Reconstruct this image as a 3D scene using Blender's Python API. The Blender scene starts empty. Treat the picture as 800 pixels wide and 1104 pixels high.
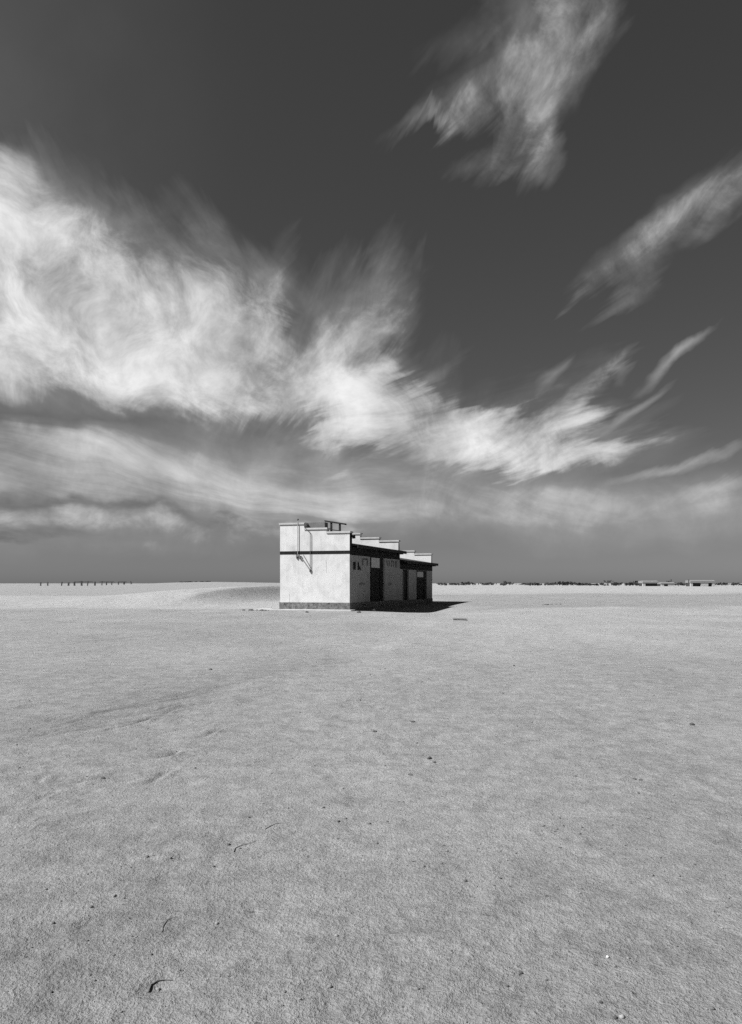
import bpy, bmesh, math, random
import numpy as np
from mathutils import Vector

random.seed(7)
rng = np.random.default_rng(11)
scene = bpy.context.scene
COL = scene.collection
F_PX, CX, HY, EYE = 760.0, 400.0, 629.0, 1.5

# ------------------------------------------------------------------ helpers
def at(px, py, Y):
    """world point seen at a photo pixel at distance Y (used only to survey the place)"""
    return Vector(((px - CX) / F_PX * Y, Y, EYE - (py - HY) / F_PX * Y))

def on_ground(px, py, z=0.0):
    Y = (EYE - z) * F_PX / (py - HY)
    return (px - CX) / F_PX * Y, Y

def tag(o, label=None, cat=None, group=None, kind=None):
    if label: o['label'] = label
    if cat: o['category'] = cat
    if group: o['group'] = group
    if kind: o['kind'] = kind
    return o

def link(name, bm, m, parent=None, smooth=False, recalc=True):
    me = bpy.data.meshes.new(name)
    if recalc:
        bmesh.ops.recalc_face_normals(bm, faces=bm.faces[:])
    bm.to_mesh(me); bm.free()
    me.materials.append(m)
    if smooth:
        for p in me.polygons: p.use_smooth = True
    o = bpy.data.objects.new(name, me)
    COL.objects.link(o)
    if parent is not None: o.parent = parent
    return o

def empty(name, loc, rz=0.0):
    o = bpy.data.objects.new(name, None)
    o.empty_display_size = 0.3
    o.location = loc; o.rotation_euler = (0, 0, rz)
    COL.objects.link(o)
    return o

def box(bm, x0, x1, y0, y1, z0, z1, f=None):
    f = f or (lambda a, b, c: (a, b, c))
    v = [bm.verts.new(f(x, y, z)) for z in (z0, z1) for (x, y) in ((x0, y0), (x1, y0), (x1, y1), (x0, y1))]
    for q in ((0, 3, 2, 1), (4, 5, 6, 7), (0, 1, 5, 4), (1, 2, 6, 5), (2, 3, 7, 6), (3, 0, 4, 7)):
        bm.faces.new([v[i] for i in q])

def prism(bm, pts, a0, a1, f):
    """pts polygon in (u,v); extruded a0..a1; f(a,u,v)"""
    A = [bm.verts.new(f(a0, u, v)) for u, v in pts]
    B = [bm.verts.new(f(a1, u, v)) for u, v in pts]
    n = len(pts)
    bm.faces.new(A); bm.faces.new(B[::-1])
    for i in range(n):
        bm.faces.new([A[i], B[i], B[(i + 1) % n], A[(i + 1) % n]])

def tube(bm, pts, r, seg=8, taper=None):
    rings = []
    for i, p in enumerate(pts):
        p = Vector(p)
        a = Vector(pts[max(0, i - 1)]); b = Vector(pts[min(len(pts) - 1, i + 1)])
        d = (b - a).normalized()
        u = d.orthogonal().normalized(); w = d.cross(u)
        if rings:
            # keep frames aligned
            u0 = last_u - d * last_u.dot(d)
            if u0.length > 1e-6:
                u = u0.normalized(); w = d.cross(u)
        last_u = u
        rr = r * (taper[i] if taper else 1.0)
        rings.append([bm.verts.new(p + u * math.cos(k * 2 * math.pi / seg) * rr + w * math.sin(k * 2 * math.pi / seg) * rr) for k in range(seg)])
    for i in range(len(rings) - 1):
        for k in range(seg):
            bm.faces.new([rings[i][k], rings[i][(k + 1) % seg], rings[i + 1][(k + 1) % seg], rings[i + 1][k]])
    bm.faces.new(rings[0][::-1]); bm.faces.new(rings[-1])

# ------------------------------------------------------------------ node materials (black and white place)
def g(v): return (v, v, v, 1.0)

def new_mat(name):
    m = bpy.data.materials.new(name); m.use_nodes = True
    nt = m.node_tree; bs = nt.nodes['Principled BSDF']
    bs.inputs['Specular IOR Level'].default_value = 0.2
    return m, nt, bs

def ramp(nt, src, stops):
    r = nt.nodes.new('ShaderNodeValToRGB')
    el = r.color_ramp.elements
    while len(el) < len(stops): el.new(0.5)
    for e, (p, v) in zip(el, stops):
        e.position = p; e.color = g(v)
    nt.links.new(src, r.inputs[0])
    return r.outputs[0]

def noise(nt, vec, scale, detail=4, rough=0.55, dist=0.0, dims='3D'):
    n = nt.nodes.new('ShaderNodeTexNoise'); n.noise_dimensions = dims
    n.inputs['Scale'].default_value = scale; n.inputs['Detail'].default_value = detail
    n.inputs['Roughness'].default_value = rough; n.inputs['Distortion'].default_value = dist
    nt.links.new(vec, n.inputs['Vector'])
    return n.outputs['Fac']

def math_n(nt, op, a, b=None, c=None, clamp=False):
    n = nt.nodes.new('ShaderNodeMath'); n.operation = op; n.use_clamp = clamp
    for i, x in enumerate((a, b, c)):
        if x is None: continue
        if isinstance(x, (int, float)): n.inputs[i].default_value = x
        else: nt.links.new(x, n.inputs[i])
    return n.outputs[0]

def mapping(nt, vec, scale=(1, 1, 1), loc=(0, 0, 0), rot=(0, 0, 0), kind='POINT'):
    n = nt.nodes.new('ShaderNodeMapping'); n.vector_type = kind
    n.inputs['Location'].default_value = loc; n.inputs['Rotation'].default_value = rot; n.inputs['Scale'].default_value = scale
    nt.links.new(vec, n.inputs['Vector'])
    return n.outputs[0]

def bump(nt, bs, h, strength, dist):
    b = nt.nodes.new('ShaderNodeBump'); b.inputs['Strength'].default_value = strength; b.inputs['Distance'].default_value = dist
    nt.links.new(h, b.inputs['Height']); nt.links.new(b.outputs[0], bs.inputs['Normal'])

def coat(name, base, var=0.15, scale=3.0, rough=0.85, bump_s=0.3, bump_d=0.01, streak=False):
    m, nt, bs = new_mat(name)
    tc = nt.nodes.new('ShaderNodeTexCoord').outputs['Object']
    n = noise(nt, tc, scale, 6, 0.6)
    col = ramp(nt, n, [(0.25, base * (1 - var)), (0.75, base * (1 + var))])
    if streak:
        st = noise(nt, mapping(nt, tc, (4.0, 4.0, 0.35)), 1.6, 5, 0.6, 0.6)
        k = ramp(nt, st, [(0.28, 0.88), (0.48, 1.0)])
        blot = noise(nt, tc, 0.9, 5, 0.65, 0.8)
        k2 = ramp(nt, blot, [(0.30, 0.80), (0.55, 1.0)])
        mm = nt.nodes.new('ShaderNodeMix'); mm.data_type = 'RGBA'; mm.blend_type = 'MULTIPLY'; mm.inputs[0].default_value = 1.0
        nt.links.new(col, mm.inputs[6]); nt.links.new(k, mm.inputs[7])
        m2 = nt.nodes.new('ShaderNodeMix'); m2.data_type = 'RGBA'; m2.blend_type = 'MULTIPLY'; m2.inputs[0].default_value = 1.0
        nt.links.new(mm.outputs[2], m2.inputs[6]); nt.links.new(k2, m2.inputs[7])
        col = m2.outputs[2]
    nt.links.new(col, bs.inputs['Base Color'])
    bs.inputs['Roughness'].default_value = rough
    if bump_s: bump(nt, bs, noise(nt, tc, scale * 9, 6, 0.65), bump_s, bump_d)
    return m

M = dict(
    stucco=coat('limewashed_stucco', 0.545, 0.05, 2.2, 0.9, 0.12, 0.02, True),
    facade=coat('shade_toned_limewash', 0.30, 0.07, 2.0, 0.9, 0.1, 0.02, True),  # end wall limewash darkened: the front's shade is put into the colour
    plinth=coat('rubble_plinth', 0.15, 0.75, 5.0, 0.95, 0.9, 0.06),
    coping=coat('cement_coping', 0.40, 0.2, 3.0, 0.9, 0.3, 0.01),
    concrete=coat('pale_concrete', 0.42, 0.2, 2.0, 0.9, 0.4, 0.01),
    black=coat('black_paint_and_eave_shade', 0.012, 0.5, 4.0, 0.9, 0.2, 0.005),
    dark_wood=coat('dark_timber_and_parapet_shade', 0.02, 0.5, 6.0, 0.9, 0.4, 0.01),
    roof=coat('roof_tar_and_porch_shade', 0.04, 0.4, 3.0, 0.9, 0.3, 0.01),
    upstand=coat('tarred_upstand', 0.13, 0.25, 3.0, 0.9, 0.3, 0.01),
    board=coat('pale_board', 0.50, 0.2, 5.0, 0.8, 0.2, 0.01),
    pipe=coat('painted_pipe', 0.30, 0.3, 8.0, 0.7, 0.1, 0.005),
    iron=coat('rusty_iron', 0.10, 0.5, 9.0, 0.9, 0.3, 0.005),
    faded=coat('faded_paint', 0.10, 0.5, 9.0, 0.95, 0.1, 0.002),
    smudge=coat('smudged_paint', 0.18, 0.35, 9.0, 0.95, 0.1, 0.002),
    leaf=coat('desert_leaf', 0.045, 0.5, 1.5, 0.9, 0),
    bark=coat('grey_bark', 0.06, 0.4, 5.0, 0.9, 0.3),
    post=coat('weathered_post', 0.07, 0.4, 2.0, 0.95, 0.3),
    farwall=coat('far_whitewash', 0.38, 0.1, 1.0, 0.9, 0),
    farroof=coat('far_pale_roof', 0.20, 0.15, 1.0, 0.8, 0),
    stone_dark=coat('dark_stone', 0.08, 0.4, 30.0, 0.85, 0.3),
    stone_white=coat('white_stone', 0.5, 0.1, 30.0, 0.7, 0.2),
    twig=coat('dry_twig', 0.13, 0.4, 40.0, 0.9, 0.4),
)

# ------------------------------------------------------------------ ground
def vnoise(x, y, seed, scale):
    """smooth value noise on arrays"""
    xs, ys = x / scale, y / scale
    xi, yi = np.floor(xs).astype(np.int64), np.floor(ys).astype(np.int64)
    fx, fy = xs - xi, ys - yi
    fx = fx * fx * fx * (fx * (fx * 6 - 15) + 10); fy = fy * fy * fy * (fy * (fy * 6 - 15) + 10)
    def h(a, b):
        n = (a * 374761393 + b * 668265263 + seed * 974634777) & 0xffffffff
        n = ((n ^ (n >> 13)) * 1274126177) & 0xffffffff
        n = n ^ (n >> 16)
        return (n & 0xffff) / 65535.0
    return ((h(xi, yi) * (1 - fx) + h(xi + 1, yi) * fx) * (1 - fy) + (h(xi, yi + 1) * (1 - fx) + h(xi + 1, yi + 1) * fx) * fy) * 2 - 1

def sstep(a, b, x):
    t = np.clip((x - a) / (b - a), 0, 1)
    return t * t * (3 - 2 * t)

def gauss(x, y, cx, cy, sx, sy, ang=0.0):
    c, s = math.cos(ang), math.sin(ang)
    u = (x - cx) * c + (y - cy) * s; v = -(x - cx) * s + (y - cy) * c
    return np.exp(-(u / sx) ** 2 - (v / sy) ** 2)

# crest of the drift that leans on the back of the building
CREST = [(-13.4, 44.8, 0.0), (-12.95, 46.3, 0.14), (-12.6, 47.3, 0.38), (-12.3, 48.2, 0.56), (-12.05, 49.5, 0.74), (-11.35, 52.0, 0.96),
         (-10.3, 56.0, 1.15), (-8.2, 62.0, 1.24), (-5.5, 70.0, 1.25), (-2.0, 80.0, 0.9), (1.0, 90.0, 0.0)]
CY = np.array([p[1] for p in CREST]); CXs = np.array([p[0] for p in CREST]); CH = np.array([p[2] for p in CREST])

GROOVES = []
for k, (xa, ya, xb, yb) in enumerate([(36, 796, 130, 775), (60, 786, 120, 770), (110, 790, 170, 776), (130, 777, 195, 763),
                                      (150, 771, 200, 762), (95, 768, 150, 760), (36, 782, 75, 775), (150, 781, 175, 775),
                                      (175, 772, 205, 764), (120, 764, 160, 758), (85, 845, 108, 838), (36, 842, 52, 836),
                                      (150, 846, 190, 830), (168, 818, 196, 811), (40, 862, 66, 852), (175, 793, 232, 781), (215, 795, 245, 786)]):
    GROOVES.append((on_ground(xa, ya), on_ground(xb, yb), 0.016 + 0.012 * random.random()))
DENTS = []
for (px, py, r, d) in [(172, 1062, .07, .030), (230, 1048, .06, .014), (100, 1000, .09, .012), (50, 1012, .08, .02), (60, 1030, .05, .02),
                       (92, 996, .05, .02), (120, 978, .07, .014), (300, 970, .07, .012), (230, 955, .06, .010), (330, 943, .05, .008),
                       (720, 900, .08, .018), (712, 893, .06, .010), (640, 960, .07, .008), (585, 1010, .06, .012), (660, 1040, .07, .008),
                       (425, 1000, .06, .010), (440, 985, .05, .009), (500, 935, .05, .012), (270, 1040, .06, .012), (205, 1035, .07, .01),
                       (700, 780, .08, .010), (690, 840, .07, .012), (755, 965, .07, .02), (60, 1075, .08, .02), (350, 1085, .06, .015), (600, 1080, .07, .015)]:
    x, y = on_ground(px, py); DENTS.append((x, y, r * .7, d * .5))
for _ in range(120):
    y = 2.4 + 9 * random.random() ** 1.4; x = (random.random() * 2 - 1) * 0.55 * y
    DENTS.append((x, y, 0.03 + 0.05 * random.random(), 0.003 + 0.008 * random.random()))

def height(x, y):
    h = 0.035 * vnoise(x, y, 1, 3.1) + 0.06 * vnoise(x, y, 2, 9.0)
    h *= sstep(3, 14, y)
    h += 0.10 * vnoise(x, y, 3, 34.0) * sstep(15, 60, y)
    # keep it level round the building
    nb = np.exp(-(((x - 0.5) / 9) ** 4) - (((y - 46) / 12) ** 4))
    h *= (1 - 0.85 * nb)
    # scoured hollow on the lee side of the building
    h -= 0.27 * gauss(x, y, 3.6, 43.4, 3.3, 5.2, -0.25)
    h -= 0.12 * gauss(x, y, 9.5, 50.0, 7.0, 6.0)
    # sand banked unevenly against the foot of the end wall
    wx, wy = x + 1.19, y - 39.3
    v = -(wx * .346 + wy * .938); tt = -wx * .965 + wy * .262
    h += (0.015 + 0.05 * vnoise(x, y * 0, 61, 0.9) + 0.05 * vnoise(x, y * 0, 62, 2.3)) * np.exp(-(v / 0.75) ** 2) * sstep(-.8, .3, tt) * (1 - sstep(4.6, 6.5, tt))
    # drift with a sharp crest
    cx = np.interp(y, CY, CXs); ch = np.interp(y, CY, CH)
    d = x - cx
    lee = np.clip(1 - d / 2.9, 0, 1) ** 2
    wind = np.exp(-(np.minimum(d, 0) / 9.0) ** 2)
    h += ch * np.where(d > 0, lee, wind) * sstep(43.2, 45.8, y)
    # low swell that runs off to the left
    sw = sstep(-7, -17, x) * (0.42 + 0.06 * vnoise(x, y, 5, 12.0))
    prof = np.where(y < 62, sstep(44, 61, y), np.exp(-((y - 62) / 16.0) ** 2))
    h += sw * prof * (1 - 0.7 * np.clip(ch, 0, 1) * np.exp(-(d / 10) ** 2))
    # far sand ridges
    h += 2.35 * gauss(x, y, -92, 430, 46, 60) ** 0.6 * sstep(-143, -124, x)
    h += 1.3 * gauss(x, y, -20, 520, 60, 60)
    far = sstep(120, 500, y)
    h += far * 0.25 * vnoise(x, y, 7, 60.0)
    return h

def fine(x, y):
    """centimetre relief near the camera"""
    fade = 1 - sstep(7, 26, y)
    z = 0.0042 * vnoise(x, y, 21, 0.045) + 0.0042 * vnoise(x + 3.1, y, 22, 0.09) + 0.007 * vnoise(x, y, 23, 0.27) + 0.010 * vnoise(x, y, 24, 0.8)
    z = z * (0.6 + 0.5 * vnoise(x, y, 25, 1.3))
    for (a, b, dp) in GROOVES:
        ax, ay = a; bx, by = b
        L = math.hypot(bx - ax, by - ay)
        u = ((x - ax) * (bx - ax) + (y - ay) * (by - ay)) / L ** 2
        v = (-(x - ax) * (by - ay) + (y - ay) * (bx - ax)) / L + 0.03 * np.sin(u * 5 + ax * 7)
        w = sstep(-0.15, 0.25, u) * (1 - sstep(0.75, 1.15, u))
        z = z - w * dp * np.exp(-(v / 0.035) ** 2) + w * dp * 0.55 * np.exp(-((v + 0.07) / 0.04) ** 2)
    for (cx, cy, r, d) in DENTS:
        if cy > 12: continue
        q = ((x - cx) ** 2 + ((y - cy) * 0.8) ** 2) / r ** 2
        z = z - d * np.exp(-q) + 0.2 * d * np.exp(-(np.sqrt(q) - 1.5) ** 2 * 3)
    return z * fade

def tone(x, y):
    """how much coarse dark gravel (0) or clean pale sand (1) covers the ground"""
    n1 = vnoise(x, y, 31, 6.0); n2 = vnoise(x, y * 0.5, 32, 17.0); n3 = vnoise(x, y, 33, 2.2); n4 = vnoise(x, y, 34, 0.7)
    t = 0.44 + 0.05 * n1 + 0.05 * n2 + 0.05 * n3 + 0.03 * n4
    # near strip: darker
    t = t - 0.10 * (1 - sstep(2.3, 5.5, y + 0.5 * n3))
    t = t + 0.10 * sstep(0, 6, x + 0.15 * (y - 20)) * sstep(9, 20, y)
    # left flat beyond 10 m darker; clean sand blown against the building and drift
    t = t + 0.08 * sstep(5, 15, y)
    t = t - 0.06 * sstep(2, -6, x) * sstep(12, 22, y)
    edge = 41.5 + 1.2 * n1 + 0.5 * n3 + 0.05 * x
    t = np.where(x < -1, t + (0.86 - t) * 0.65 * sstep(edge - .6, edge + 1.2, y), t)
    # dark gravel bands on the far plain, right of the building
    e1 = 40.5 + 2 * n1 + 0.1 * np.abs(x); e2 = 92 + 9 * n1
    dk = sstep(e1, e1 + 4, y) * (1 - sstep(e2, e2 + 15, y)) * sstep(3, 9, x + n3)
    t = t + (0.34 + 0.06 * n2 - t) * 0.85 * dk
    fr = sstep(100, 130, y) * sstep(0, 12, x)
    t = t + (0.74 - t) * 0.75 * fr
    lb = sstep(66, 80, y + 3 * n1) * (1 - sstep(-16, -6, x))
    t = t + (0.42 - t) * 0.8 * lb
    # dark diagonal smear across the left foreground
    for (xa, ya, xb, yb, w, a) in [(36, 790, 200, 748, .55, .13), (150, 752, 350, 712, .9, .15), (36, 735, 140, 728, 1.0, .08), (60, 1040, 180, 985, .25, .10), (36, 1030, 80, 1000, .2, .1)]:
        (ax, ay), (bx, by) = on_ground(xa, ya), on_ground(xb, yb)
        L2 = (bx - ax) ** 2 + (by - ay) ** 2
        u = np.clip(((x - ax) * (bx - ax) + (y - ay) * (by - ay)) / L2, 0, 1)
        dd = np.hypot(x - ax - u * (bx - ax), y - ay - u * (by - ay))
        t = t - a * np.exp(-(dd / w) ** 2) * (0.8 + 0.5 * n3)
    for (xa, ya, xb, yb, w, a) in [(36, 786, 215, 750, .05, .16), (36, 802, 190, 768, .045, .13), (100, 773, 330, 720, .07, .10), (36, 860, 250, 800, .04, .08), (560, 700, 764, 745, .06, .07), (36, 700, 300, 668, .12, .08)]:
        (ax, ay), (bx, by) = on_ground(xa, ya), on_ground(xb, yb)
        L_ = math.hypot(bx - ax, by - ay)
        u = ((x - ax) * (bx - ax) + (y - ay) * (by - ay)) / L_ ** 2
        v_ = (-(x - ax) * (by - ay) + (y - ay) * (bx - ax)) / L_ + 0.12 * np.sin(u * 4 + xa)
        t = t - a * np.exp(-(v_ / w) ** 2) * sstep(-.1, .1, u) * (1 - sstep(.9, 1.1, u)) * np.clip(0.7 + 1.2 * n4, 0, 1.5)
    # faint wheel tracks, pale
    for (xa, ya, xb, yb, w, a) in [(400, 706, 480, 664, .35, .12), (590, 680, 645, 700, .25, -.10), (300, 742, 420, 712, .5, .07), (36, 756, 200, 742, .5, .09),
                                   (470, 664, 620, 655, .6, .1), (36, 668, 130, 672, .35, -.14), (130, 672, 260, 690, .5, -.06), (600, 678, 740, 676, .5, .09)]:
        (ax, ay), (bx, by) = on_ground(xa, ya), on_ground(xb, yb)
        L2 = (bx - ax) ** 2 + (by - ay) ** 2
        u = np.clip(((x - ax) * (bx - ax) + (y - ay) * (by - ay)) / L2, 0, 1)
        dd = np.hypot(x - ax - u * (bx - ax), y - ay - u * (by - ay))
        t = t + a * np.exp(-(dd / w) ** 2) * (0.8 + 0.6 * n3)
    return np.clip(t, 0, 1)

def axis_y():
    v = [-60, -30, -15, -8, -4, -2, -0.5, 0.6, 1.4, 1.9]
    y = 2.1
    while y < 60000:
        v.append(y)
        if y < 4.6: s = 0.015
        elif y < 75: s = 0.015 + 0.012 * (y - 4.6)
        else: s = 0.86 + 0.06 * (y - 75)
        y += s
    return np.array(v)

def axis_x():
    v = []; x = 0.0075
    while x < 40000:
        v.append(x)
        if x < 2.4: s = 0.015
        elif x < 30: s = 0.015 + 0.02 * (x - 2.4)
        else: s = 0.57 + 0.08 * (x - 30)
        x += s
    v = np.array(v)
    return np.concatenate([-v[::-1], v])

xs, ys = axis_x(), axis_y()
nx, ny = len(xs), len(ys)
X, Y = np.meshgrid(xs, ys)
Z = height(X, Y)
near = (Y > 1.5) & (Y < 27) & (np.abs(X) < 18)
Z[near] += fine(X[near], Y[near])
T = tone(X, Y)
me = bpy.data.meshes.new('ground')
co = np.stack([X, Y, Z], -1).reshape(-1, 3).astype(np.float32)
me.vertices.add(nx * ny); me.vertices.foreach_set('co', co.ravel())
idx = np.arange(nx * ny).reshape(ny, nx)
q = np.stack([idx[:-1, :-1], idx[:-1, 1:], idx[1:, 1:], idx[1:, :-1]], -1).reshape(-1, 4).astype(np.int32)
nf = len(q)
me.loops.add(nf * 4); me.loops.foreach_set('vertex_index', q.ravel())
me.polygons.add(nf); me.polygons.foreach_set('loop_start', np.arange(0, nf * 4, 4, dtype=np.int32))
me.polygons.foreach_set('use_smooth', np.ones(nf, dtype=bool))
me.update(calc_edges=True)
at_ = me.attributes.new('sand', 'FLOAT', 'POINT'); at_.data.foreach_set('value', T.ravel().astype(np.float32))

def gz(x, y):
    a = np.array([float(x)]), np.array([float(y)])
    z = height(*a)[0]
    if 1.5 < y < 27 and abs(x) < 18: z += fine(*a)[0]
    return float(z)

m, nt, bs = new_mat('desert_sand_and_gravel')
att = nt.nodes.new('ShaderNodeAttribute'); att.attribute_name = 'sand'
pos = nt.nodes.new('ShaderNodeTexCoord').outputs['Object']
base = ramp(nt, att.outputs['Fac'], [(0.0, 0.12), (0.4, 0.212), (0.6, 0.262), (1.0, 0.33)])
def st(x, lo, hi): return math_n(nt, 'DIVIDE', math_n(nt, 'SUBTRACT', x, lo), hi - lo, clamp=True)
grain = st(noise(nt, pos, 62.0, 3, 0.7), .32, .68)            # ~2 cm clods
grit = st(noise(nt, pos, 190.0, 2, 0.6), .32, .68)            # grit
clod = st(noise(nt, pos, 17.0, 4, 0.7, 0.2), .3, .7)
mid = st(noise(nt, pos, 4.0, 5, 0.7, 0.3), .3, .7)
big = st(noise(nt, mapping(nt, pos, (1, 0.45, 1)), 0.5, 6, 0.7, 0.5), .3, .7)
s = math_n(nt, 'MULTIPLY_ADD', grain, 0.32, 0.0)
s = math_n(nt, 'MULTIPLY_ADD', grit, 0.18, s)
s = math_n(nt, 'MULTIPLY_ADD', clod, 0.32, s)
s = math_n(nt, 'MULTIPLY_ADD', mid, 0.42, s)
s = math_n(nt, 'MULTIPLY_ADD', big, 0.22, s)     # mean ~.555
s = math_n(nt, 'ADD', s, 0.27)
# sparse dark grains
v = nt.nodes.new('ShaderNodeTexVoronoi'); v.inputs['Scale'].default_value = 26.0; v.inputs['Randomness'].default_value = 1.0
nt.links.new(pos, v.inputs['Vector'])
vs = nt.nodes.new('ShaderNodeSeparateColor'); nt.links.new(v.outputs['Color'], vs.inputs[0])
pick = math_n(nt, 'GREATER_THAN', vs.outputs[0], 0.90)
dot = math_n(nt, 'LESS_THAN', v.outputs['Distance'], math_n(nt, 'MULTIPLY', vs.outputs[1], 0.26))
dk = math_n(nt, 'MULTIPLY', pick, dot)
s = math_n(nt, 'MULTIPLY', s, math_n(nt, 'MULTIPLY_ADD', dk, -0.55, 1.0))
mx = nt.nodes.new('ShaderNodeVectorMath'); mx.operation = 'SCALE'
nt.links.new(base, mx.inputs[0]); nt.links.new(s, mx.inputs['Scale'])
nt.links.new(mx.outputs[0], bs.inputs['Base Color'])
bs.inputs['Roughness'].default_value = 1.0; bs.inputs['Specular IOR Level'].default_value = 0.0
hh = math_n(nt, 'MULTIPLY_ADD', grain, 1.0, math_n(nt, 'MULTIPLY', grit, 0.35))
hh = math_n(nt, 'MULTIPLY_ADD', clod, 1.3, hh)
bump(nt, bs, hh, 0.7, 0.010)
me.materials.append(m)
ground = bpy.data.objects.new('ground', me); COL.objects.link(ground)
tag(ground, 'flat pale desert sand and gravel plain with low drifts', None, None, 'structure')

# loose pebbles -------------------------------------------------------------
def rock(bm, c, r, flat=0.6, seed=0, sub=1):
    rr = random.Random(seed)
    ret = bmesh.ops.create_icosphere(bm, subdivisions=sub, radius=1.0)
    ax = (rr.uniform(.8, 1.3), rr.uniform(.7, 1.1), flat)
    a = rr.uniform(0, 6.28)
    for vv in ret['verts']:
        k = 1 + rr.uniform(-.18, .18)
        x, y, z = vv.co.x * ax[0] * k, vv.co.y * ax[1] * k, vv.co.z * ax[2] * k
        vv.co = (c[0] + r * (x * math.cos(a) - y * math.sin(a)), c[1] + r * (x * math.sin(a) + y * math.cos(a)), c[2] + r * z)

# fast batched pebble mesh
ico = bmesh.new(); bmesh.ops.create_icosphere(ico, subdivisions=1, radius=1.0)
iv = np.array([tuple(v.co) for v in ico.verts]); ifc = np.array([[v.index for v in f.verts] for f in ico.faces]); ico.free()
N = 3300
pyv = 2.2 + 38 * rng.random(N) ** 1.9
pxv = (rng.random(N) * 2 - 1) * (0.58 * pyv + 0.4)
dens = vnoise(pxv, pyv, 51, 1.1) + vnoise(pxv, pyv, 52, 3.7)
keep = rng.random(N) < np.clip(0.45 + 0.5 * dens, 0.08, 1)
pxv, pyv = pxv[keep], pyv[keep]; N = len(pxv)
pr = 0.0016 + 0.0032 * rng.pareto(2.6, N); pr = np.minimum(pr, 0.0085) * (1 + 0.05 * pyv)
pz = height(pxv, pyv) + fine(pxv, pyv)
jit = 1 + 0.18 * (rng.random((N, len(iv), 1)) * 2 - 1)
V = iv[None] * jit * np.stack([rng.uniform(.8, 1.4, N), rng.uniform(.7, 1.2, N), rng.uniform(.5, .8, N)], -1)[:, None, :]
ang = rng.random(N) * 6.283; c, s_ = np.cos(ang)[:, None], np.sin(ang)[:, None]
VX = V[..., 0] * c - V[..., 1] * s_; VY = V[..., 0] * s_ + V[..., 1] * c
V = np.stack([VX, VY, V[..., 2]], -1) * pr[:, None, None] + np.stack([pxv, pyv, pz + pr * 0.3], -1)[:, None, :]
Fc = (ifc[None] + (np.arange(N) * len(iv))[:, None, None]).reshape(-1, 3).astype(np.int32)
pm = bpy.data.meshes.new('pebbles')
pm.vertices.add(N * len(iv)); pm.vertices.foreach_set('co', V.reshape(-1).astype(np.float32))
pm.loops.add(len(Fc) * 3); pm.loops.foreach_set('vertex_index', Fc.ravel())
pm.polygons.add(len(Fc)); pm.polygons.foreach_set('loop_start', np.arange(0, len(Fc) * 3, 3, dtype=np.int32))
pm.update(calc_edges=True)
mp, ntp, bp = new_mat('pebble_mix')
isl = ntp.nodes.new('ShaderNodeNewGeometry').outputs['Random Per Island']
ntp.links.new(ramp(ntp, isl, [(0.0, 0.05), (0.5, 0.10), (0.8, 0.17), (0.97, 0.24), (0.99, 0.32)]), bp.inputs['Base Color'])
bp.inputs['Roughness'].default_value = 0.9
pm.materials.append(mp)
po = bpy.data.objects.new('pebbles', pm); COL.objects.link(po)
tag(po, 'scattered small dark pebbles and grit lying on the sand', 'pebbles', None, 'stuff')

def stone(px, py, r, mat, label, name='stone', flat=.65, group=None):
    x, y = on_ground(px, py)
    bm = bmesh.new(); rock(bm, (0, 0, 0), r, flat, int(px * 7 + py), 2)
    o = link(name, bm, mat, smooth=False)
    o.location = (x, y, gz(x, y) + r * flat * 0.45)
    tag(o, label, 'stone', group)
stone(655, 1032, .0075, M['stone_white'], 'single bright white stone near the bottom right of the sand')
stone(463, 818, .021, M['stone_dark'], 'dark round stone on open sand, larger one of a close pair')
stone(468.5, 822, .013, M['stone_dark'], 'small dark stone just right of the larger dark round stone')
stone(404, 790.5, .028, M['stone_dark'], 'flat dark stone on mid sand below the building', flat=.4)
stone(445, 780.5, .024, M['stone_dark'], 'flat dark stone on mid sand, upper right of another flat stone', flat=.4)
stone(746, 783, .028, M['stone_dark'], 'lone dark stone on the mid sand near the right edge')
stone(442.5, 836.5, .015, M['stone_dark'], 'small dark stone lower left of the close stone pair')
stone(365, 886, .012, M['stone_dark'], 'lone small dark stone in the middle foreground right of the twigs')
stone(111, 841, .017, M['stone_dark'], 'small dark stone beside a groove in the left foreground')
stone(691, 841, .015, M['stone_dark'], 'right hand dark stone of a low pair in the right foreground', flat=.5)
stone(684, 839.5, .014, M['stone_dark'], 'left hand dark stone of a low pair in the right foreground', flat=.5)
stone(227, 724, .026, M['stone_dark'], 'dark stone on the left mid plain above the diagonal dark band')
stone(554, 719, .022, M['stone_dark'], 'dark stone on the mid plain right of the building')
stone(403, 657.4, .12, M['stone_white'], 'white block of masonry lying at the edge of the building shadow', flat=.8)
stone(331, 660.5, .09, M['stone_dark'], 'dark lump on the sand before the lit end wall', flat=.6)
stone(387, 660.5, .10, M['stone_dark'], 'dark lump on the sand before the shaded front corner', flat=.6)

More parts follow.
